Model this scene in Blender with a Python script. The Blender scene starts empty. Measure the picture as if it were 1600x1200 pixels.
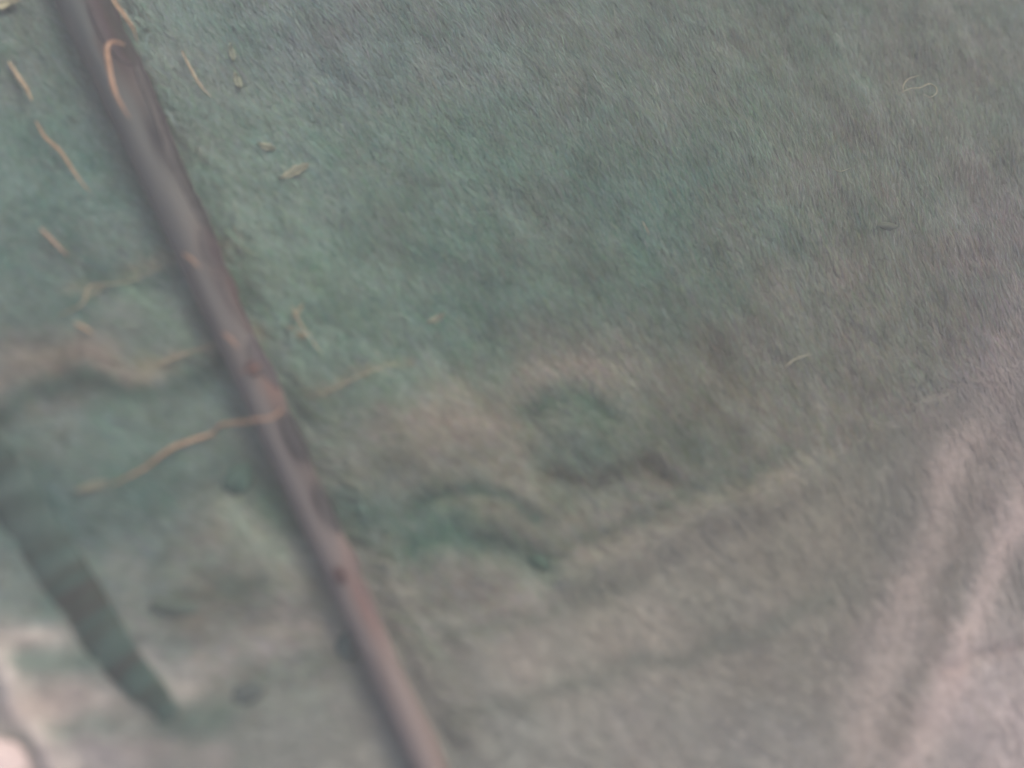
import bpy, math, random
import numpy as np
from mathutils import Vector, Matrix

random.seed(7); rng = np.random.default_rng(7)
S = bpy.context.scene
COL = S.collection
R = math.radians

# ------------------------------------------------------------------ camera
CAM_H, PITCH, TURN, LENS, SENS = 1.5, R(23), R(24), 35.0, 36.0
cd = bpy.data.cameras.new('camera'); cam = bpy.data.objects.new('camera', cd); COL.objects.link(cam)
cam.location = (0, 0, CAM_H); CM = Matrix.Rotation(-TURN, 3, 'Z')@Matrix.Rotation(PITCH, 3, 'X')@Matrix.Rotation(TURN, 3, 'Z')
cam.rotation_euler = CM.to_euler()
cd.lens = LENS; cd.sensor_width = SENS; cd.clip_start = 0.02; cd.clip_end = 500
cd.dof.use_dof = True; cd.dof.focus_distance = 1.90; cd.dof.aperture_fstop = 0.50
S.camera = cam

# ------------------------------------------------------------------ sky and sun
SUN_EL, SUN_AZ = R(44), R(36)          # azimuth measured from +Y towards +X
w = bpy.data.worlds.new('World'); S.world = w; w.use_nodes = True
nt = w.node_tree; bg = nt.nodes['Background']
sky = nt.nodes.new('ShaderNodeTexSky'); sky.sky_type = 'NISHITA'; sky.sun_disc = False
sky.sun_elevation = SUN_EL; sky.sun_rotation = SUN_AZ
sky.air_density = 1.0; sky.dust_density = 6.0; sky.ozone_density = 1.0
nt.links.new(sky.outputs[0], bg.inputs[0]); bg.inputs[1].default_value = 0.14
sl = bpy.data.lights.new('sun', 'SUN'); sl.energy = 0.7; sl.angle = R(34); sl.color = (1, .93, .84)
so = bpy.data.objects.new('sun', sl); COL.objects.link(so)
sd = Vector((math.sin(SUN_AZ)*math.cos(SUN_EL), math.cos(SUN_AZ)*math.cos(SUN_EL), math.sin(SUN_EL)))
so.rotation_euler = (-sd).to_track_quat('-Z', 'Y').to_euler(); so.location = sd*8
S.view_settings.view_transform = 'Standard'; S.view_settings.look = 'None'
S.view_settings.gamma = 1; S.view_settings.use_curve_mapping = False
S.view_settings.exposure = 1.03

# ------------------------------------------------------------------ helpers
def at(px, py, z=0.0):
    """photo position (1600x1200) -> place on the level z"""
    u = (np.asarray(px, float)-800)/1600*SENS/LENS; v = -(np.asarray(py, float)-600)/1600*SENS/LENS
    dx, dy, dz = (CM[i][0]*u+CM[i][1]*v-CM[i][2] for i in range(3))
    t = (z-CAM_H)/dz
    return dx*t, dy*t
def P3(px, py, z=0.0):
    x, y = at(px, py, z); return Vector((float(x), float(y), z))
def lin(c):
    c = np.asarray(c, float)/255.0
    return np.where(c <= .04045, c/12.92, ((c+.055)/1.055)**2.4)
GAIN = np.array([.985, .935, .99])     # how bright white stands under this light
VEIL = np.array([.095, .091, .092])      # what the mist adds
def alb(c): return np.clip((lin(c)-VEIL)/GAIN, .012, .8)

# smooth value noise
class VN:
    def __init__(s, seed): s.g = np.random.default_rng(seed).random((256, 256))
    def __call__(s, x, y):
        xi = np.floor(x).astype(int); yi = np.floor(y).astype(int); fx = x-xi; fy = y-yi
        fx = fx*fx*(3-2*fx); fy = fy*fy*(3-2*fy); g = s.g
        a = g[xi % 256, yi % 256]; b = g[(xi+1) % 256, yi % 256]; c = g[xi % 256, (yi+1) % 256]; d = g[(xi+1) % 256, (yi+1) % 256]
        return (a*(1-fx)+b*fx)*(1-fy)+(c*(1-fx)+d*fx)*fy - .5
n1, n2, n3, n4, n5 = (VN(k) for k in range(5))
def fbm(n, x, y, o=4):
    r = 0; a = 1
    for k in range(o): r = r+a*n(x*2**k+17.3*k, y*2**k+5.1*k); a *= .5
    return r

def stroke_dist(pts, x, y, z=0):
    """distance (m) from a polyline given in photo positions, and side (+ = right of travel)"""
    q = [np.array(at(*p)) for p in pts]
    best = np.full(x.shape, 1e9); side = np.zeros(x.shape)
    for a, b in zip(q[:-1], q[1:]):
        d = b-a; L = d@d
        t = np.clip(((x-a[0])*d[0]+(y-a[1])*d[1])/L, 0, 1)
        ex = x-a[0]-t*d[0]; ey = y-a[1]-t*d[1]; dd = np.hypot(ex, ey)
        sgn = np.sign(ex*d[1]-ey*d[0])
        m = dd < best; best = np.where(m, dd, best); side = np.where(m, sgn, side)
    return best, side

# ---------------------------------------------------------------- the ground: what grows where, with some shade painted in
CP = [(60,60,116,128,122),(300,60,122,134,129),(500,60,119,129,127),(700,60,117,127,123),(900,100,113,122,116),
(1200,150,111,120,112),(1500,150,114,119,112),(60,300,112,130,124),(400,250,120,136,128),(700,250,109,125,117),
(1000,300,103,118,111),(1400,300,113,117,110),(1580,400,118,114,113),(60,450,112,124,120),(450,450,118,134,124),
(700,450,105,122,114),(1000,450,104,118,110),(1400,500,117,117,110),(1580,600,124,117,118),(60,620,126,125,121),
(200,700,114,129,123),(600,580,113,128,119),(650,690,131,131,125),(900,700,105,118,109),(1100,620,116,115,107),
(1300,650,118,118,111),(1580,750,135,125,124),(100,830,106,120,117),(250,850,115,125,121),(400,850,122,122,116),
(700,800,108,123,114),(800,740,128,128,120),(1050,850,135,130,123),(1300,800,126,122,116),(1450,850,116,112,110),
(100,960,125,138,134),(60,1080,158,149,146),(160,1030,156,147,144),(250,1000,118,124,121),(400,1000,128,127,123),
(600,950,134,134,127),(800,1000,146,138,133),(1000,1000,141,133,127),(1200,1000,132,126,121),(1550,1100,164,150,151),
(100,1180,164,154,154),(400,1180,137,136,133),(800,1180,138,136,132),(1200,1180,136,131,129),(1450,1000,134,127,126),(1010,862,138,133,126),(1200,790,130,124,118),(1110,735,103,106,99),(930,845,126,127,119),(600,1100,138,134,130),(1000,1130,138,133,130),(720,930,136,133,127),
(-200,600,120,126,121),(1800,700,140,130,130),(-100,-150,118,130,125),(800,-200,112,124,118),(1700,-150,112,120,115),
(800,1400,140,136,132),(-100,1350,165,155,152),(1750,1350,162,148,150)]
CPx, CPy = at([c[0] for c in CP], [c[1] for c in CP]); CPc = np.array([c[2:] for c in CP], float)
STROKES = [ # points, half width m, colour, strength : bare, grown-over and darker bands, some dark ones painted as shade
 ([(-60,690),(0,625),(60,580),(130,570),(200,610),(235,600)], .030, (126,119,115), .85),
 ([(0,672),(70,628),(140,600),(205,640),(300,600),(350,560)], .018, (98,106,103), .8),  # shadow beneath the curving bare band, painted into the ground colour
 ([(110,470),(200,430),(300,395),(345,385)], .012, (140,134,122), .5),
 ([(150,440),(200,455),(260,440)], .018, (97,110,107), .6),
 ([(230,575),(330,540),(400,525)], .012, (140,130,118), .5),
 ([(480,620),(570,580),(640,560)], .008, (136,128,116), .45),
 ([(620,690),(720,640),(800,660),(850,600),(930,570),(960,560)], .055, (136,130,123), .75),
 ([(700,760),(800,780),(860,800)], .04, (132,129,121), .5),
 ([(635,805),(680,772),(740,764),(800,785),(845,812)], .010, (97,109,103), .7),  # painted shade under the upper rim of the hollow
 ([(640,850),(700,830),(790,850),(850,880)], .022, (98,117,108), .6),
 ([(830,640),(900,610),(950,640)], .022, (96,110,102), .6),
 ([(860,740),(930,755),(1010,720),(1080,770)], .016, (104,102,96), .6),
 ([(900,850),(960,820),(1080,770),(1160,745),(1230,705)], .013, (99,106,100), .7),  # trench shadow painted along the upper side of the step
 ([(890,900),(960,868),(1080,818),(1170,785),(1260,745)], .075, (137,131,125), .35),
 ([(1500,720),(1440,900),(1390,1020),(1335,1200),(1310,1300)], .030, (150,139,137), .40),
 ([(1590,800),(1530,960),(1490,1050),(1420,1210),(1390,1300)], .024, (164,149,148), .45),
 ([(1540,720),(1490,900),(1440,1060),(1400,1160)], .020, (124,118,116), .6),
 ([(1480,1045),(1540,1028),(1600,1005),(1660,990)], .010, (138,126,126), .5),
 ([(-40,1000),(60,1000),(150,1005),(300,1080)], .022, (164,153,150), .7),
 ([(15,1050),(80,1050),(150,1040)], .018, (124,133,128), .8),
 ([(60,1140),(160,1130),(300,1125),(360,1120)], .020, (120,127,122), .75),
 ([(0,1040),(35,1095),(60,1140),(100,1210)], .012, (182,170,168), .8),
 ([(60,1100),(150,1090),(230,1115)], .022, (166,153,150), .7),
 ([(200,1180),(260,1160),(330,1180)], .020, (160,148,146), .6),
 ([(20,760),(80,860),(140,960),(200,1040),(262,1110)], .040, (96,109,106), .45),
 ([(270,950),(330,930),(400,915)], .018, (98,104,100), .7),
 ([(350,740),(400,760)], .028, (98,106,103), .6),
 ([(530,790),(580,820)], .028, (98,110,106), .6),
 ([(330,840),(300,880),(320,960)], .03, (130,122,116), .5),
 ([(640,1010),(800,975),(950,930),(1000,900)], .010, (122,122,116), .5),
 ([(700,1140),(850,1085),(1000,1040),(1150,1010),(1300,930)], .014, (118,119,115), .5),
 ([(300,1160),(420,1060),(560,1010)], .016, (118,122,118), .4),
 ([(60,1190),(120,1160),(170,1200)], .02, (150,142,144), .5),
 ([(1340,360),(1380,355),(1410,340)], .008, (98,102,98), .6),
 ([(1230,590),(1300,560),(1420,480),(1600,420)], .010, (106,108,103), .35),
 ([(0,420),(70,450),(150,520)], .018, (98,112,109), .4),
 ([(60,330),(160,420),(230,470)], .012, (98,112,109), .4),
 ([(1590,470),(1570,580),(1500,720),(1440,900),(1335,1200),(1310,1300)], .034, (150,138,136), .32),
 ([(1660,620),(1590,800),(1530,960),(1420,1210),(1390,1300)], .026, (162,147,146), .42),
 ([(560,740),(640,700)], .02, (128,128,120), .5),
 ([(350,790),(420,860),(455,900)], .022, (143,147,137), .6),
 ([(440,900),(520,950)], .020, (136,134,127), .6),
 ([(430,985),(545,990)], .018, (150,145,138), .6),
 ([(200,455),(262,500),(300,550)], .016, (132,146,134), .6),
 ([(20,700),(100,660),(220,650)], .016, (124,137,131), .5),
 ([(160,880),(260,900),(330,870)], .02, (128,132,128), .5),
 ([(230,1040),(330,1040),(420,1010)], .02, (146,142,140), .6),
 ([(420,780),(450,820)], .02, (92,108,98), .6),
]
def field(x, y):
    d2 = (x[:, None]-CPx)**2+(y[:, None]-CPy)**2
    wgt = 1/(d2+.004)**2.0
    return (wgt/wgt.sum(1, keepdims=True))@CPc
AP = [(100,200,50),(100,500,32),(130,950,6),(400,1100,12),(350,700,36),(700,200,62),(500,400,52),(700,500,56),(900,900,48),
      (650,800,38),(1000,250,68),(1350,300,86),(1300,600,74),(1550,200,92),(1500,900,80),(1100,1100,40),(300,50,56),(800,1150,25)]
APx, APy = at([a[0] for a in AP], [a[1] for a in AP]); APa = np.array([a[2] for a in AP], float)
def comb(x, y):
    d2 = (x[:, None]-APx)**2+(y[:, None]-APy)**2; wgt = 1/(d2+.01)**1.5
    return np.radians((wgt/wgt.sum(1, keepdims=True))@APa)
def streaks(x, y):
    a = comb(x, y); r = 0; W = 0
    for k, d in enumerate((5, 30, 55, 80)):
        t = math.radians(-d); wk = np.maximum(0, 1-np.abs(np.degrees(a)-d)/27.0)
        u = x*math.cos(t)+y*math.sin(t); v = -x*math.sin(t)+y*math.cos(t)
        r = r+wk*fbm(n5, u*7+31*k, v*26, 3); W = W+wk
    return r/np.maximum(W, .2)
def grassy(x, y):
    e = stroke_dist([(-500,900),(100,985),(270,1130),(700,1000),(890,885),(1080,795),(1240,730),(1420,640),(1700,430)], x, y)
    return 1-.65*np.where(e[1] > 0, np.clip(e[0]/.06, 0, 1), 0)
def colour(x, y, fine=1.0):
    """ground cover colour (as photographed, painted shade included) at places x, y"""
    out = np.empty((len(x), 3))
    for s in range(0, len(x), 100000):
        xs, ys = x[s:s+100000], y[s:s+100000]
        wx = xs+.05*fbm(n1, xs*9, ys*9); wy = ys+.05*fbm(n2, xs*9, ys*9)
        c = field(wx, wy)
        c = c+(c.mean(1, keepdims=True)-c)*.20
        for pts, hw, col, k in STROKES:
            wx2 = xs+.018*fbm(n3, xs*14, ys*14); wy2 = ys+.018*fbm(n4, xs*14, ys*14)
            dd, _ = stroke_dist(pts, wx2, wy2)
            a = min(1, k*1.15)*np.exp(-(dd/(hw*1.1))**1.9)[:, None]
            c = c*(1-a)+np.array(col, float)*a
        fine = grassy(xs, ys); m = fbm(n2, xs*9+3, ys*9)*7*fine                       # dusty and greener clumps
        g = fbm(n4, xs*16+3, ys*16)*4*fine
        l = fbm(n5, xs*22, ys*22, 3)*9*fine
        l = l*.8+streaks(xs, ys)*11*fine
        c = c+np.stack([l+g, l-g*.2+m*.3, l+m*.3], 1)
        out[s:s+100000] = c
    return out
MOUNDS = [(650,670,.10,.030),(830,780,.06,.020),(740,830,.08,.022),(960,690,.07,.02),(1150,820,.16,.02),(60,600,.09,.02),
 (190,700,.12,.03),(130,520,.08,.02),(400,880,.10,.02),(300,300,.12,.02),(500,520,.12,.02),(600,300,.14,.02),(90,1000,.08,.02),(330,1100,.1,.02)]
RIDGE = [(STROKES[14][0], .040, .004), (STROKES[15][0], .036, .005), (STROKES[0][0], .035, .008), (STROKES[13][0], .03, .015),
 (STROKES[21][0], .018, .016), (STROKES[8][0], -.016, .009), (STROKES[9][0], -.024, .014), (STROKES[10][0], -.026, .014), (STROKES[11][0], -.016, .010), (STROKES[17][0], -.010, .004)]
def height(x, y):
    near = np.exp(-(((x-.5)/1.6)**4+((y-.5)/1.6)**4))
    rough = grassy(x, y)
    h = .018*fbm(n1, x*3, y*3)+rough*(.013*fbm(n2, x*11, y*11)+.004*fbm(n3, x*40, y*40, 3))
    for mx, my, r, a in MOUNDS:
        q = at(mx, my); h = h+a*np.exp(-((x-q[0])**2+(y-q[1])**2)/r**2)
    for pts, hw, a in RIDGE:
        wx2 = x+.012*fbm(n3, x*14, y*14); wy2 = y+.012*fbm(n4, x*14, y*14)
        dd, _ = stroke_dist(pts, wx2, wy2)
        h = h+math.copysign(a, hw)*np.exp(-(dd/abs(hw))**2)
    e = stroke_dist([(560,1010),(890,878),(1080,790),(1160,757),(1240,722),(1420,640)], x+.012*n3(x*14, y*14), y+.012*n4(x*14, y*14))
    h = h+np.where(e[1] > 0, .008*np.clip(e[0]/.02, 0, 1)*np.exp(-(e[0]/.25)**2), 0)
    # the ground is pressed flat under the long pole
    dd, _ = stroke_dist([(-40,-330),(700,1330)], x, y)
    return h*(1-.75*np.exp(-(dd/.09)**2)) - .008 + .4*fbm(n5, x*.15, y*.15)*(1-near)

def mesh_obj(name, verts, faces, mat, parent=None, smooth=True, cols=None, mats=None):
    me = bpy.data.meshes.new(name)
    if isinstance(verts, np.ndarray):
        nv, nf, k = len(verts), len(faces), faces.shape[1]
        me.vertices.add(nv); me.vertices.foreach_set('co', verts.astype(np.float32).ravel())
        me.loops.add(nf*k); me.loops.foreach_set('vertex_index', faces.astype(np.int32).ravel())
        me.polygons.add(nf); me.polygons.foreach_set('loop_start', np.arange(0, nf*k, k, dtype=np.int32))
        me.update(calc_edges=True)
    else:
        me.from_pydata([tuple(v) for v in verts], [], faces)
    me.polygons.foreach_set('use_smooth', [smooth]*len(me.polygons))
    if cols is not None:
        a = me.color_attributes.new('tone', 'FLOAT_COLOR', 'POINT')
        c4 = np.ones((len(me.vertices), 4), np.float32); c4[:, :3] = np.clip(cols, .003, .9)
        a.data.foreach_set('color', c4.ravel())
    me.materials.append(mat); me.update()
    o = bpy.data.objects.new(name, me); COL.objects.link(o); o.parent = parent
    return o
def thing(name, label, cat, loc, group=None):
    o = bpy.data.objects.new(name, None); COL.objects.link(o); o.location = loc
    o.empty_display_size = .05; return tag(o, label, cat, group)
def tag(o, label, cat, group=None):
    o['label'] = label; o['category'] = cat
    if group: o['group'] = group
    return o

# ---------------------------------------------------------------- materials
def material(name, base=None, attr=True, rough=.9, noise=(60, .25), bump=(90, .3, .004), spec=.15, streak=None, transl=0):
    m = bpy.data.materials.new(name); m.use_nodes = True; t = m.node_tree; b = t.nodes['Principled BSDF']
    b.inputs['Roughness'].default_value = rough; b.inputs['Specular IOR Level'].default_value = spec
    tc = t.nodes.new('ShaderNodeTexCoord'); mp = t.nodes.new('ShaderNodeMapping')
    t.links.new(tc.outputs['Object'], mp.inputs[0])
    if streak: mp.inputs['Scale'].default_value = streak
    if attr:
        src = t.nodes.new('ShaderNodeAttribute'); src.attribute_name = 'tone'; out = src.outputs['Color']
    else:
        src = t.nodes.new('ShaderNodeRGB'); src.outputs[0].default_value = (*base, 1); out = src.outputs[0]
    n = t.nodes.new('ShaderNodeTexNoise'); n.inputs['Scale'].default_value = noise[0]; n.inputs['Detail'].default_value = 6
    t.links.new(mp.outputs[0], n.inputs['Vector'])
    mr = t.nodes.new('ShaderNodeMapRange'); mr.inputs['From Min'].default_value = .3; mr.inputs['From Max'].default_value = .7
    mr.inputs['To Min'].default_value = 1-noise[1]; mr.inputs['To Max'].default_value = 1+noise[1]
    t.links.new(n.outputs['Fac'], mr.inputs['Value'])
    vm = t.nodes.new('ShaderNodeVectorMath'); vm.operation = 'SCALE'
    t.links.new(out, vm.inputs[0]); t.links.new(mr.outputs[0], vm.inputs['Scale']); t.links.new(vm.outputs[0], b.inputs['Base Color'])
    if bump:
        n2_ = t.nodes.new('ShaderNodeTexNoise'); n2_.inputs['Scale'].default_value = bump[0]; n2_.inputs['Detail'].default_value = 5
        t.links.new(mp.outputs[0], n2_.inputs['Vector'])
        bn = t.nodes.new('ShaderNodeBump'); bn.inputs['Strength'].default_value = bump[1]; bn.inputs['Distance'].default_value = bump[2]
        t.links.new(n2_.outputs['Fac'], bn.inputs['Height']); t.links.new(bn.outputs[0], b.inputs['Normal'])
    return m
M_soil = material('soil', noise=(70, .18), bump=(120, .5, .004))
M_blade = material('grass_blades', rough=.9, noise=(300, .06), bump=None, spec=.08)
M_wood = material('weathered_wood', spec=.04, rough=.95, noise=(14, .10), bump=(30, .5, .003), streak=(1, 1, .12))
M_bark = material('dark_bark', rough=.85, noise=(50, .22), bump=(60, .6, .003))
M_stem = material('dry_stem', rough=.6, noise=(120, .15), bump=None, spec=.3)
M_stone = material('pale_stone', rough=.8, noise=(40, .08), bump=(90, .4, .002))

# ---------------------------------------------------------------- ground sheet (fine near, coarse to the far edge)
def axis(lo, hi, step, far):
    a = list(np.arange(lo, hi+step/2, step)); s = step
    while a[-1] < far: s *= 1.35; a.append(a[-1]+s)
    s = step
    while a[0] > -far: s *= 1.35; a.insert(0, a[0]-s)
    return np.array(a)
ax, ay = axis(-1.0, 1.6, .0065, 150), axis(-.45, 1.75, .0065, 150)
X, Y = np.meshgrid(ax, ay); xf, yf = X.ravel(), Y.ravel()
gz = height(xf, yf); gc = alb(colour(xf, yf)*.985)
nx, ny = len(ax), len(ay); idx = np.arange(nx*ny).reshape(ny, nx)
F = np.stack([idx[:-1, :-1], idx[:-1, 1:], idx[1:, 1:], idx[1:, :-1]], -1).reshape(-1, 4)
g = mesh_obj('ground', np.stack([xf, yf, gz], 1), F, M_soil, cols=gc); g['kind'] = 'structure'

# ---------------------------------------------------------------- grass: short matted blades, combed as they lie
def blades(name, n, region, lmin, lmax, wd, lift, jitter, tone, keep=None, seed=1, ang0=None):
    r = np.random.default_rng(seed)
    x = r.uniform(region[0], region[1], n); y = r.uniform(region[2], region[3], n)
    if keep is not None:
        k = r.random(n) < keep(x, y); x, y = x[k], y[k]; n = len(x)
    a = -(comb(x, y) if ang0 is None else ang0(x, y))+np.radians(r.normal(0, jitter, n))
    flip = r.random(n) < .15; a = np.where(flip, a+np.pi, a)
    L = r.uniform(lmin, lmax, n); W = wd*r.uniform(.6, 1.3, n)
    up = lift*r.uniform(.2, 1.0, n)
    bend = np.radians(r.normal(0, 7, n))
    z0 = height(x, y)
    ts = [0, .45, 1]; V = []
    px, py = x-np.cos(a)*L*.5, y-np.sin(a)*L*.5; cx, cy = px.copy(), py.copy()
    zb = height(px, py); prev = 0
    for i, t in enumerate(ts):
        aa = a+bend*(t-.5); step = L*(t-prev); prev = t
        cx = cx+np.cos(aa)*step; cy = cy+np.sin(aa)*step
        zz = np.maximum(zb*(1-t)+z0*t, -.05)+up*math.sin(math.pi*min(1, t*.85+.05))+.001
        hw = W*.5*[.6, 1, .1][i]
        sx, sy = -np.sin(aa)*hw, np.cos(aa)*hw; tl = r.normal(0, .14, n)*hw
        V += [np.stack([cx+sx, cy+sy, zz+tl], 1), np.stack([cx-sx, cy-sy, zz-tl], 1)]
    V = np.stack(V, 1)                       # n,6,3
    base = (np.arange(n)*6)[:, None]
    Q = np.concatenate([base+np.array([[0, 1, 3, 2]]), base+np.array([[2, 3, 5, 4]])], 0)
    c = tone(x, y)+(r.normal(0, 1, (n, 1))*6.0+r.normal(0, 1, (n, 3))*2.2)*grassy(x, y)[:, None]
    c = alb(c); c = np.repeat(c, 6, axis=0)
    return V.reshape(-1, 3), Q, c
def pole_clear(x, y):
    dd, side = stroke_dist([(128,-20),(668,1220)], x, y)
    return np.where(dd < .045, .25, 1.0)
def bare(x, y):
    k = pole_clear(x, y)
    for i in (14, 15, 0, 18, 21):
        dd, _ = stroke_dist(STROKES[i][0], x, y); k = k*(1-.93*np.exp(-(dd/(STROKES[i][1]*1.7))**2))
    e = stroke_dist([(300,1250),(700,1000),(890,885),(1080,795),(1240,730),(1420,640),(1700,430)], x+.03*n3(x*9, y*9), y+.03*n4(x*9, y*9))
    k = k*np.where(e[1] > 0, 1-.84*np.clip(e[0]/.08, 0, 1), 1)
    e = stroke_dist([(-100,985),(100,990),(200,1040),(270,1130),(300,1300)], x, y)
    k = k*np.where(e[1] > 0, 1-.85*np.clip(e[0]/.03, 0, 1), 1)
    return k
REG = (-.95, 1.55, -.42, 1.7)
v, q, c = blades('grass', 450000, REG, .014, .034, .0016, .0028, 11, colour, bare)
vb, qb, cb = blades('grass', 25000, REG, .03, .055, .0020, .0028, 9, colour, bare, 9)
v, q, c = np.concatenate([v, vb]), np.concatenate([q, qb+len(v)]), np.concatenate([c, cb])
o = mesh_obj('grass', v, q, M_blade, cols=c); o['kind'] = 'stuff'
o['label'] = 'short matted grey green grass covering the ground'

# ---------------------------------------------------------------- tubes
def tube(pts, rad, sides=10, wob=0, seed=0, caps=True, flat=1.0):
    """pts: list of Vector, rad: list; returns verts, faces"""
    r = random.Random(seed); V = []; Fc = []; n = len(pts)
    up = Vector((0, 0, 1))
    for i, p in enumerate(pts):
        d = (pts[min(i+1, n-1)]-pts[max(i-1, 0)]).normalized()
        s = d.cross(up).normalized(); u = s.cross(d).normalized()
        for k in range(sides):
            a = 2*math.pi*k/sides; rr = rad[i]*(1+wob*r.uniform(-1, 1))
            V.append(p+s*math.cos(a)*rr+u*math.sin(a)*rr*flat)
    for i in range(n-1):
        for k in range(sides):
            a, b = i*sides+k, i*sides+(k+1) % sides
            Fc.append((a, b, b+sides, a+sides))
    if caps:
        Fc.append(tuple(range(sides-1, -1, -1))); Fc.append(tuple(range((n-1)*sides, n*sides)))
    return V, Fc
def smooth_path(pts, m=5):
    out = []
    for i in range(len(pts)-1):
        p0, p1, p2, p3 = pts[max(i-1, 0)], pts[i], pts[i+1], pts[min(i+2, len(pts)-1)]
        for k in range(m):
            t = k/m
            out.append(.5*((2*p1)+(p2-p0)*t+(2*p0-5*p1+4*p2-p3)*t*t+(3*p1-p0-3*p2+p3)*t**3))
    out.append(pts[-1]); return out
def hgt(x, y): return float(height(np.array([x]), np.array([y]))[0])

# ---------------------------------------------------------------- the long pole
POLE = []   # left edge and right edge in the photo, thinner towards the near end
pa, pb = (130, 0, 58), (671, 1200, 34)
def pole_at(t):          # t along the photo, 0 = top edge, 1 = bottom edge; returns centre and radius
    px = pa[0]+(pb[0]-pa[0])*t; py = 1200*t; hw = pa[2]+(pb[2]-pa[2])*t
    zc = .03
    c0 = P3(px, py, zc); c1 = P3(px+hw, py, zc)
    return c0, abs(c1.x-c0.x)*.88
e0, r0 = pole_at(-.22); e1, r1 = pole_at(1.18)
e0.z = r0*.62; e1.z = r1*.75
r1 *= .97
def RR(t): return r1+(r0*1.0-r1)*(1-t)**2
axis_v = (e1-e0); PL = axis_v.length; axis_v.normalize()
pole = thing('wooden_pole', 'long straight weathered pole lying diagonally across the grass', 'pole', e0)
pole.rotation_euler = axis_v.to_track_quat('Z', 'Y').to_euler()
inv = pole.rotation_euler.to_matrix().inverted()
sx_l = (inv@Vector((1, 0, 0)))      # world right in pole space
ang_r = math.atan2(sx_l.y, sx_l.x)
up_l = inv@Vector((0, 0, 1)); ang_u = math.atan2(up_l.y, up_l.x)
NS, NR = 190, 40
V = []; Cc = []; 
for i in range(NS+1):
    t = i/NS; z = PL*t; rr = RR(t)
    for k in range(NR):
        a = 2*math.pi*k/NR
        side = math.cos(a-ang_r)               # +1 towards the photo's right
        lump = max(0, side)**1.5*(.9*float(fbm(n2, np.array([z*13+4]), np.array([1.5+a*.3]), 3)[0]))
        q_ = rr*(1+.5*lump+.025*float(n3(np.array([math.cos(a)*2+5]), np.array([math.sin(a)*2+z*6]))[0])*2+.012*float(n4(np.array([a*6]), np.array([z*5]))[0]))
        V.append((math.cos(a)*q_, math.sin(a)*q_, z))
        tt = -.22+1.40*t
        base = np.array([119, 121, 121])*(1-min(max(tt, 0), 1))+np.array([142, 132, 132])*min(max(tt, 0), 1)
        # bare patches where the bark has worn to a redder wood
        pn = float(fbm(n2, np.array([z*7+3]), np.array([a*1.6]), 3)[0])
        red = max(0, min(1, pn*2.2+.1))
        base = base*(1-.35*red)+np.array([124, 112, 110])*.35*red
        for (c0_, w0_, cc_, kk_) in ((.14, .07, (92, 84, 88), .8), (.30, .05, (92, 92, 96), .7), (.45, .03, (120, 107, 105), .6), (.505, .04, (96, 90, 93), .8),
                                (.62, .03, (130, 112, 110), .7), (.69, .03, (84, 84, 88), 1), (.765, .025, (88, 86, 89), 1), (.87, .05, (132, 112, 112), .6)):
            f = kk_*math.exp(-((tt-c0_)/w0_)**2)*max(0, min(1, side*1.1+.35+.5*pn))
            base = base*(1-f)+np.array(cc_)*f
        Cc.append(base)
Fc = [(i*NR+k, i*NR+(k+1) % NR, (i+1)*NR+(k+1) % NR, (i+1)*NR+k) for i in range(NS) for k in range(NR)]
Fc += [tuple(range(NR-1, -1, -1)), tuple(range(NS*NR, NS*NR+NR))]
tr = mesh_obj('shaft', V, Fc, M_wood, pole, cols=alb(np.array(Cc)*.92))
# dark bark left along its right-hand side, in separate flakes with ragged edges
def flake(t0, t1, a0, a1, seed, col):
    r = random.Random(seed); m, k = 26, 9; V = []; Fc = []; Cl = []
    for side_ in (0, 1):
        for i in range(m+1):
            t = t0+(t1-t0)*i/m; tt = (t+.22)/1.40; z = PL*tt
            env = math.sin(math.pi*min(max(i/m, .0), 1))**.35
            jl = .5*float(n3(np.array([z*13+seed]), np.array([seed*1.7]))[0])*2; jr = .1*float(n4(np.array([z*18]), np.array([seed*2.1]))[0])*2
            for j in range(k+1):
                u = j/k; mid = (a0+a1)/2
                a = mid+((a0+jl)*(1-u)+(a1+jr)*u-mid)*env
                lump = max(0, math.cos(ang_u-a-ang_r))**1.5*(.9*float(fbm(n2, np.array([z*13+4]), np.array([1.5+((ang_u-a)%(2*math.pi))*.3]), 3)[0]))
                rr = (RR(tt))*(1.01+.5*lump)+(.0008+.0012*math.sin(u*math.pi))*(1-side_)+(0.0 if side_ else .0008*r.uniform(-1, 1))
                A = ang_u-a
                V.append((math.cos(A)*rr, math.sin(A)*rr, z)); f_ = max(0, 1-u/.45)*.75; Cl.append(tuple(np.array(col)*(1-f_)+np.array((117, 114, 114))*f_))
    N = (m+1)*(k+1)
    f = lambda i, j, s: s*N+i*(k+1)+j
    for i in range(m):
        for j in range(k):
            Fc.append((f(i, j, 0), f(i, j+1, 0), f(i+1, j+1, 0), f(i+1, j, 0))); Fc.append((f(i+1, j, 1), f(i+1, j+1, 1), f(i, j+1, 1), f(i, j, 1)))
        Fc.append((f(i, 0, 0), f(i+1, 0, 0), f(i+1, 0, 1), f(i, 0, 1))); Fc.append((f(i, k, 1), f(i+1, k, 1), f(i+1, k, 0), f(i, k, 0)))
    for j in range(k):
        Fc.append((f(0, j, 0), f(0, j, 1), f(0, j+1, 1), f(0, j+1, 0))); Fc.append((f(m, j, 1), f(m, j, 0), f(m, j+1, 0), f(m, j+1, 1)))
    return mesh_obj('bark_flake', V, Fc, M_bark, pole, cols=alb(np.array(Cl)*.95))
sgn = 1 if math.cos((ang_u-.5)-ang_r) > math.cos((ang_u+.5)-ang_r) else -1
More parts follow.
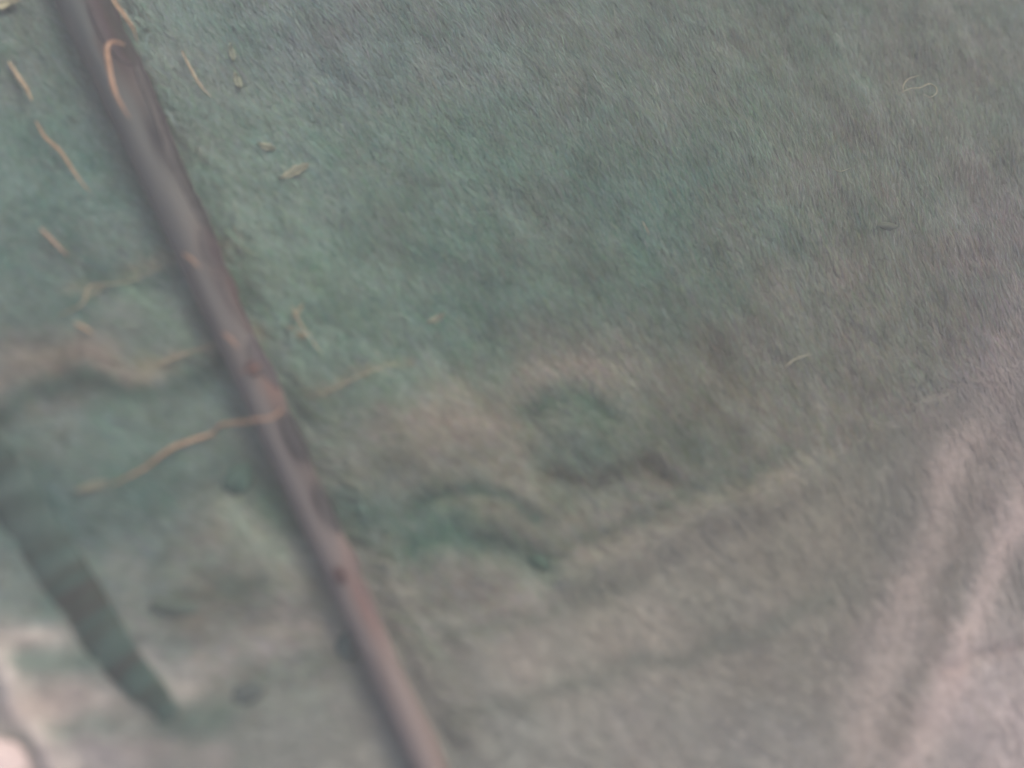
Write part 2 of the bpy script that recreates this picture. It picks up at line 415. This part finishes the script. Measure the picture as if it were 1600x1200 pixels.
for i, (t0, t1, a0, a1, c_) in enumerate([(-.08, .10, .0, 1.5, (98, 88, 92)), (.07, .20, -.05, 1.5, (95, 87, 91)), (.17, .33, .35, 1.5, (99, 96, 98)),
        (.30, .44, .25, 1.5, (96, 94, 96)), (.42, .475, .3, 1.5, (102, 97, 99)), (.485, .56, .1, 1.5, (108, 100, 101)), (.555, .63, .5, 1.5, (106, 101, 104)),
        (.66, .715, .2, 1.5, (92, 90, 94)), (.74, .80, .45, 1.5, (96, 93, 96)), (.82, .90, .8, 1.5, (126, 113, 114))]):
    flake(t0, t1, sgn*a0 if sgn > 0 else -a0, sgn*a1 if sgn > 0 else -a1, 11+i, c_)
# knots
def knot(t, a):
    tt = (t+.22)/1.40; rr = RR(tt); A = ang_u-sgn*a; V = []; Fc = []
    cx, cy, z = math.cos(A)*rr*.99, math.sin(A)*rr*.99, PL*tt
    n_ = Vector((math.cos(A), math.sin(A), 0)); s_ = Vector((0, 0, 1)); w_ = n_.cross(s_)
    prof = [(0.010, -.002), (.0095, .002), (.006, .0035), (.003, .002), (.0, .0015)]
    for (r_, h_) in prof:
        for k in range(12):
            b = 2*math.pi*k/12; V.append(Vector((cx, cy, z))+n_*h_+s_*math.cos(b)*r_*1.5+w_*math.sin(b)*r_)
    for i in range(4):
        for k in range(12): Fc.append((i*12+k, i*12+(k+1) % 12, i*12+12+(k+1) % 12, i*12+12+k))
    return mesh_obj('knot', V, Fc, M_bark, pole, cols=alb(np.tile([104, 94, 95], (60, 1))))
knot(.60, .1); knot(.84, -.2)

# longer grass leaning in over the pole's right-hand edge
def lean_keep(x, y):
    dd, side = stroke_dist([(128,-20),(668,1220)], x, y)
    hwm = .062-.0*x
    return np.where((side < 0), np.exp(-((dd-.075)/.022)**2), 0)*(0.25+1.1*np.clip(n2(x*16, y*16)+.35, 0, 1))
def lean_keep_r(x, y):
    dd, side = stroke_dist([(128,-20),(668,1220)], x, y)
    return np.where(side > 0, 0, 1)*0+np.where((x > at(128+540*0, 0)[0]-9) & (side*SIDE > 0), np.exp(-((dd-.070)/.018)**2), 0)*(.15+1.2*np.clip(n2(x*16, y*16)+.2, 0, 1))
_tx, _ty = at(900, 600); SIDE = stroke_dist([(128,-20),(668,1220)], np.array([float(_tx)]), np.array([float(_ty)]))[1][0]
v, q, c = blades('grass_tufts', 60000, (-.6, .3, -.4, 1.4), .03, .07, .0022, .030, 24, colour, lean_keep_r, 5)
o = mesh_obj('grass', v, q, M_blade, cols=c); o['kind'] = 'stuff'; o['label'] = 'longer grass standing along the right edge of the pole'

# ---------------------------------------------------------------- dark branch, near left corner
def lie(pts, lift=.0, rad=0):
    out = []
    for p in pts:
        z = .01
        for _ in range(3):
            x, y = at(p[0], p[1], z); z = hgt(float(x), float(y))+lift+rad+(p[2] if len(p) > 2 else 0)
        out.append(Vector((float(x), float(y), z)))
    return out
def curve_thing(name, pts, rads, col, mat, label, cat, lift=.006, group=None, sides=8, wob=.05, seed=0, parts=None, m=5, flat=1.0):
    q = smooth_path(lie(pts, lift, max(rads)*.8), m)
    nn = len(q); rr = np.interp(np.linspace(0, 1, nn), np.linspace(0, 1, len(rads)), rads)
    V, Fc = tube(q, rr, sides, wob, seed, flat=flat)
    base = q[0].copy(); 
    V = [p-base for p in V]
    cc = np.tile(np.array(col, float), (len(V), 1)); cc += np.repeat(rng.normal(0, 5, (nn, 1)), sides, 0)
    root = None
    if parts:
        root = thing(name, label, cat, base, group)
        mesh_obj(parts, V, Fc, mat, root, cols=alb(cc)); return root, base, q
    o = mesh_obj(name, V, Fc, mat, cols=alb(cc)*1.0); o.location = base; tag(o, label, cat, group); return o, base, q
br, base, q = curve_thing('fallen_branch', [(-70,640),(0,735),(45,815),(90,890),(135,960),(185,1030),(235,1085),(262,1112)], [.028,.033,.038,.038,.034,.028,.021,.014], (94,100,99), M_bark,
    'thick dark half sunken branch at the lower left of the photo', 'branch', -.032, sides=16, wob=.03, parts='limb', flat=.45)
def blob(name, centre, r, col, mat, parent=None, seed=0, sc=(1, 1, 1), amp=.12, off=Vector((0, 0, 0)), nu=20, nv=12):
    V = []; Fc = []; rs = VN(seed+40)
    for i in range(nv+1):
        th = math.pi*i/nv
        for k in range(nu):
            a = 2*math.pi*k/nu; d = Vector((math.sin(th)*math.cos(a), math.sin(th)*math.sin(a), math.cos(th)))
            s = r*(1+amp*2*float(rs(np.array([d.x*1.7+5+d.z]), np.array([d.y*1.7+5-d.z*.6]))[0])+amp*.6*float(rs(np.array([d.x*5+5]), np.array([d.y*5+9+d.z*4]))[0]))
            V.append(Vector((d.x*s*sc[0], d.y*s*sc[1], d.z*s*sc[2]))+off)
    for i in range(nv):
        for k in range(nu): Fc.append((i*nu+k, i*nu+(k+1) % nu, (i+1)*nu+(k+1) % nu, (i+1)*nu+k))
    o = mesh_obj(name, V, Fc, mat, parent, cols=alb(np.tile(np.array(col, float), (len(V), 1))))
    if parent is None: o.location = centre
    return o
blob('broken_end', None, .018, (94,100,99), M_bark, br, 3, (1, 1, .55), .15, q[-1]-base+Vector((0, 0, -.002)))

# ---------------------------------------------------------------- dry straws

OR = (186,142,118); TAN = (168,148,130); PALE = (176,160,140); RED = (160,126,112)
G = 'dry straws scattered over the grass'
def stem(pts, r, col, label, lift=.012, name='dry_straw', cat='straw', group=G, seed=0):
    col = np.array(col)*.76+np.array([118, 120, 112])*.24; r = r*.78
    return curve_thing(name, pts, [r*.45, r, r*.85, r*.2], col, M_stem, label, cat, lift, group, 6, .1, seed)
PH = .085
stem([(172,-14,.085),(180,5,.09),(195,25,.085),(208,45,.075),(216,68,.05)], .0030, (205,158,130), 'thin orange straw curving down the right edge of the pole at the top')
stem([(194,70,PH),(176,66,PH),(167,76,PH),(170,105,PH),(178,140,PH),(190,165,PH),(203,185,PH-.01)], .0055, (170,134,118), 'thick hooked brown straw lying on top of the pole near the top')
stem([(14,97),(28,120),(42,140),(50,158)], .0050, (172,150,130), 'short pale tan straw left of the pole, nearest the top left corner')
stem([(56,190),(72,216),(94,236),(118,272),(140,300)], .0032, (182,144,122), 'long thin orange straw left of the pole in the upper left')
stem([(284,80),(298,108),(312,132),(330,152)], .0028, (178,156,136), 'thin pale straw just right of the upper part of the pole')
stem([(62,356),(80,374),(106,400)], .0030, (176,142,128), 'short thin pinkish straw left of the pole, below the long thin orange one')
stem([(286,396,.075),(300,406,.08),(314,420,.075)], .0026, (180,142,122), 'tiny orange splinter lying on the dark middle of the pole')
stem([(348,520,.07),(360,530,.075),(374,545,.07)], .0026, (176,138,124), 'tiny reddish splinter on the pole, further down than the orange one')
stem([(440,640,.075),(425,652,.075),(395,657,.072),(380,660,.055),(345,664,.02),(330,678),(300,688),(265,702),(225,732,-.004),(190,750,-.008),(145,772,-.014)], .0040, (178,138,118), 'long orange brown straw that crosses the pole and trails away to its left')
stem([(116,505),(130,511),(146,522)], .0030, (182,150,128), 'short orange straw above the pale curving bare band on the left')
stem([(408,570,.07),(392,578,.072),(370,582,.06)], .0030, (140,108,102), 'short dark red twig across the pole above the long orange brown straw')
stem([(92,494),(130,474),(140,448),(200,440),(262,412)], .0024, (150,138,124), 'faint thin tan stalk reaching towards the pole from the left, above the bare band')
stem([(246,570),(290,552),(334,540,.02)], .0032, (150,134,120), 'tan stalk meeting the left edge of the pole below the faint thin one', seed=3)
stem([(478,622),(520,608),(560,588),(600,572)], .0022, (146,132,118), 'thin tan stalk in the grass right of the middle of the pole')
stem([(455,478),(466,500),(486,530),(505,556)], .0022, (156,136,120), 'thin bent orange tan straw right of the pole beside the orange leaf', seed=5)
stem([(1004,346),(1009,356),(1015,367)], .0016, (160,142,124), 'very small tan straw alone in the middle of the green grass')
stem([(1226,574),(1242,562),(1268,552)], .0020, (150,142,128), 'short pale straw lying in the grass right of the centre')
stem([(1300,262),(1312,268),(1330,262)], .0010, (140,132,120), 'hair-thin dull straw in the grass at the upper right', seed=8)
stem([(1436,118),(1420,123),(1412,133),(1411,145)], .0014, (152,142,124), 'thin hooked straw beside the looped tendril at the upper right', lift=.014)
stem([(1411,143),(1424,138),(1438,137),(1452,131),(1463,138),(1462,147),(1452,152),(1443,147)], .0015, (154,144,126), 'thin tan tendril with a looped end at the upper right', lift=.016, name='dry_tendril', cat='tendril')

# ---------------------------------------------------------------- dead leaves
def leaf(px, py, L, W, rot, col, label, lift=.012, curl=.25, seed=0):
    col = np.array(col)*.55+np.array([118, 128, 119])*.45; L *= .9; W *= .8
    c = lie([(px, py)], lift*.4)[0]
    root = thing('dead_leaf', label, 'leaf', c, 'dead leaves lying in the grass')
    r = random.Random(seed); m, k = 12, 6; V = []; Fc = []
    for s in (0, 1):
        for i in range(m+1):
            u = i/m; wv = W*.5*math.sin(math.pi*min(1, u*.93+.04))**.8*(1+.12*math.sin(u*19+seed))
            for j in range(k+1):
                v_ = (j/k-.5)*2
                V.append(Vector(((u-.5)*L, v_*wv, curl*L*(u-.5)**2+.25*W*v_*v_*(.6+.4*math.sin(u*7+seed))-.0007*s)))
    N = (m+1)*(k+1); f = lambda i, j, s: s*N+i*(k+1)+j
    for i in range(m):
        for j in range(k): Fc += [(f(i, j, 0), f(i+1, j, 0), f(i+1, j+1, 0), f(i, j+1, 0)), (f(i, j+1, 1), f(i+1, j+1, 1), f(i+1, j, 1), f(i, j, 1))]
        Fc += [(f(i, 0, 0), f(i, 0, 1), f(i+1, 0, 1), f(i+1, 0, 0)), (f(i, k, 0), f(i+1, k, 0), f(i+1, k, 1), f(i, k, 1))]
    b = mesh_obj('blade', V, Fc, M_stem, root, cols=alb(np.tile(np.array(col, float), (len(V), 1))))
    mid = [Vector(((u-.5)*L, 0, curl*L*(u-.5)**2+.0012)) for u in np.linspace(-.12, 1, 9)]
    v2, f2 = tube(mid, [.0012]*8+[.0004], 6)
    mesh_obj('midrib', v2, f2, M_stem, root, cols=alb(np.tile(np.array(col, float)*.9, (len(v2), 1))))
    root.rotation_euler = (0, r.uniform(-.15, .15), R(-rot)); return root
leaf(372, 128, .040, .016, 70, (150,146,130), 'lower of two faint pale leaves right of the top of the pole', seed=1)
leaf(363, 84, .036, .014, 75, (146,144,130), 'upper of two faint pale leaves right of the top of the pole', seed=2)
leaf(418, 230, .034, .018, 20, (156,150,132), 'small rounded tan leaf between the faint pair and the folded tan leaf', seed=3)
leaf(462, 268, .060, .022, -32, (152,142,126), 'folded tan leaf in the grass upper left of centre', seed=4)
leaf(372, 368, .040, .014, 62, (158,150,130), 'narrow tan leaf touching the right edge of the pole below its dark upper stretch', seed=5)
leaf(464, 520, .040, .018, 30, (164,138,116), 'orange brown leaf right of the pole at mid height', seed=6)
leaf(466, 486, .034, .012, -60, (150,140,124), 'narrow faded leaf just above the orange brown leaf', seed=7)
leaf(682, 498, .036, .014, -30, (142,134,122), 'faint greyish leaf lying in the middle of the green grass', seed=8)
leaf(0, 4, .080, .050, -10, (196,176,148), 'broad pale yellowish leaf cut off by the top left corner of the photo', seed=9, lift=.02)
leaf(150, 1030-575, .045, .014, -40, (148,142,130), 'narrow pale leaf left of the pole above the bare curving band', seed=10)
leaf(145, 760, .05, .016, -20, (144,132,120), 'dull tan leaf at the far end of the long orange brown straw', seed=11)

# ---------------------------------------------------------------- stones and clods
def stone(px, py, r, col, label, sc=(1, .8, .5), seed=0, name='stone', cat='stone', group=None, mat=M_stone, z=0):
    c = lie([(px, py)], r*sc[2]*.35+z)[0]
    o = blob(name, c, r, col, mat, None, seed, sc, .14); o.rotation_euler = (0, 0, seed*.7); return tag(o, label, cat, group)
stone(-46, 1212, .062, (182,166,168), 'large pale pinkish white stone cut off by the bottom left corner', (.85, 1.1, .55), 2)
GC = 'dark clods of earth on the ground'
stone(545, 1008, .018, (102,108,107), 'dark clod pressed against the left edge of the pole near its bottom', (1, 1.2, .6), 4, 'earth_clod', 'clod', GC, M_bark)
stone(277, 948, .020, (104,108,105), 'dark clod on the ground between the dark branch and the pole', (1.9, .6, .35), 0, 'earth_clod', 'clod', GC, M_bark)
stone(372, 748, .024, (98,108,104), 'dark clod left of the pole below the long orange brown straw', (1.1, .9, .5), 6, 'earth_clod', 'clod', GC, M_bark)
stone(385, 1082, .020, (104,106,106), 'small faint clod left of the pole near the bottom of the photo', (.8, 1.1, .5), 7, 'earth_clod', 'clod', GC, M_bark)
stone(840, 876, .018, (96,106,100), 'small dark clod in the green hollow right of the pole', (1.3, .7, .5), 8, 'earth_clod', 'clod', GC, M_bark)
stone(1384, 354, .014, (106,108,103), 'smallest dark clod in the grass at the upper right', (1.7, .6, .5), 9, 'earth_clod', 'clod', GC, M_bark)

# ---------------------------------------------------------------- the thin mist that veils everything
hz = bpy.data.meshes.new('haze'); a_, b_, t_ = 155, -12.0, CAM_H+.08
hz.from_pydata([(x, y, z) for z in (b_, t_) for y in (-a_, a_) for x in (-a_, a_)], [],
    [(0, 2, 3, 1), (4, 5, 7, 6), (0, 1, 5, 4), (2, 6, 7, 3), (0, 4, 6, 2), (1, 3, 7, 5)])
hm = bpy.data.materials.new('mist'); hm.use_nodes = True; t = hm.node_tree
t.nodes.remove(t.nodes['Principled BSDF']); pv = t.nodes.new('ShaderNodeVolumePrincipled')
pv.inputs['Color'].default_value = (.9, .9, .9, 1); pv.inputs['Density'].default_value = .086
t.links.new(pv.outputs[0], t.nodes['Material Output'].inputs['Volume']); hz.materials.append(hm)
ho = bpy.data.objects.new('haze', hz); COL.objects.link(ho); ho['kind'] = 'stuff'
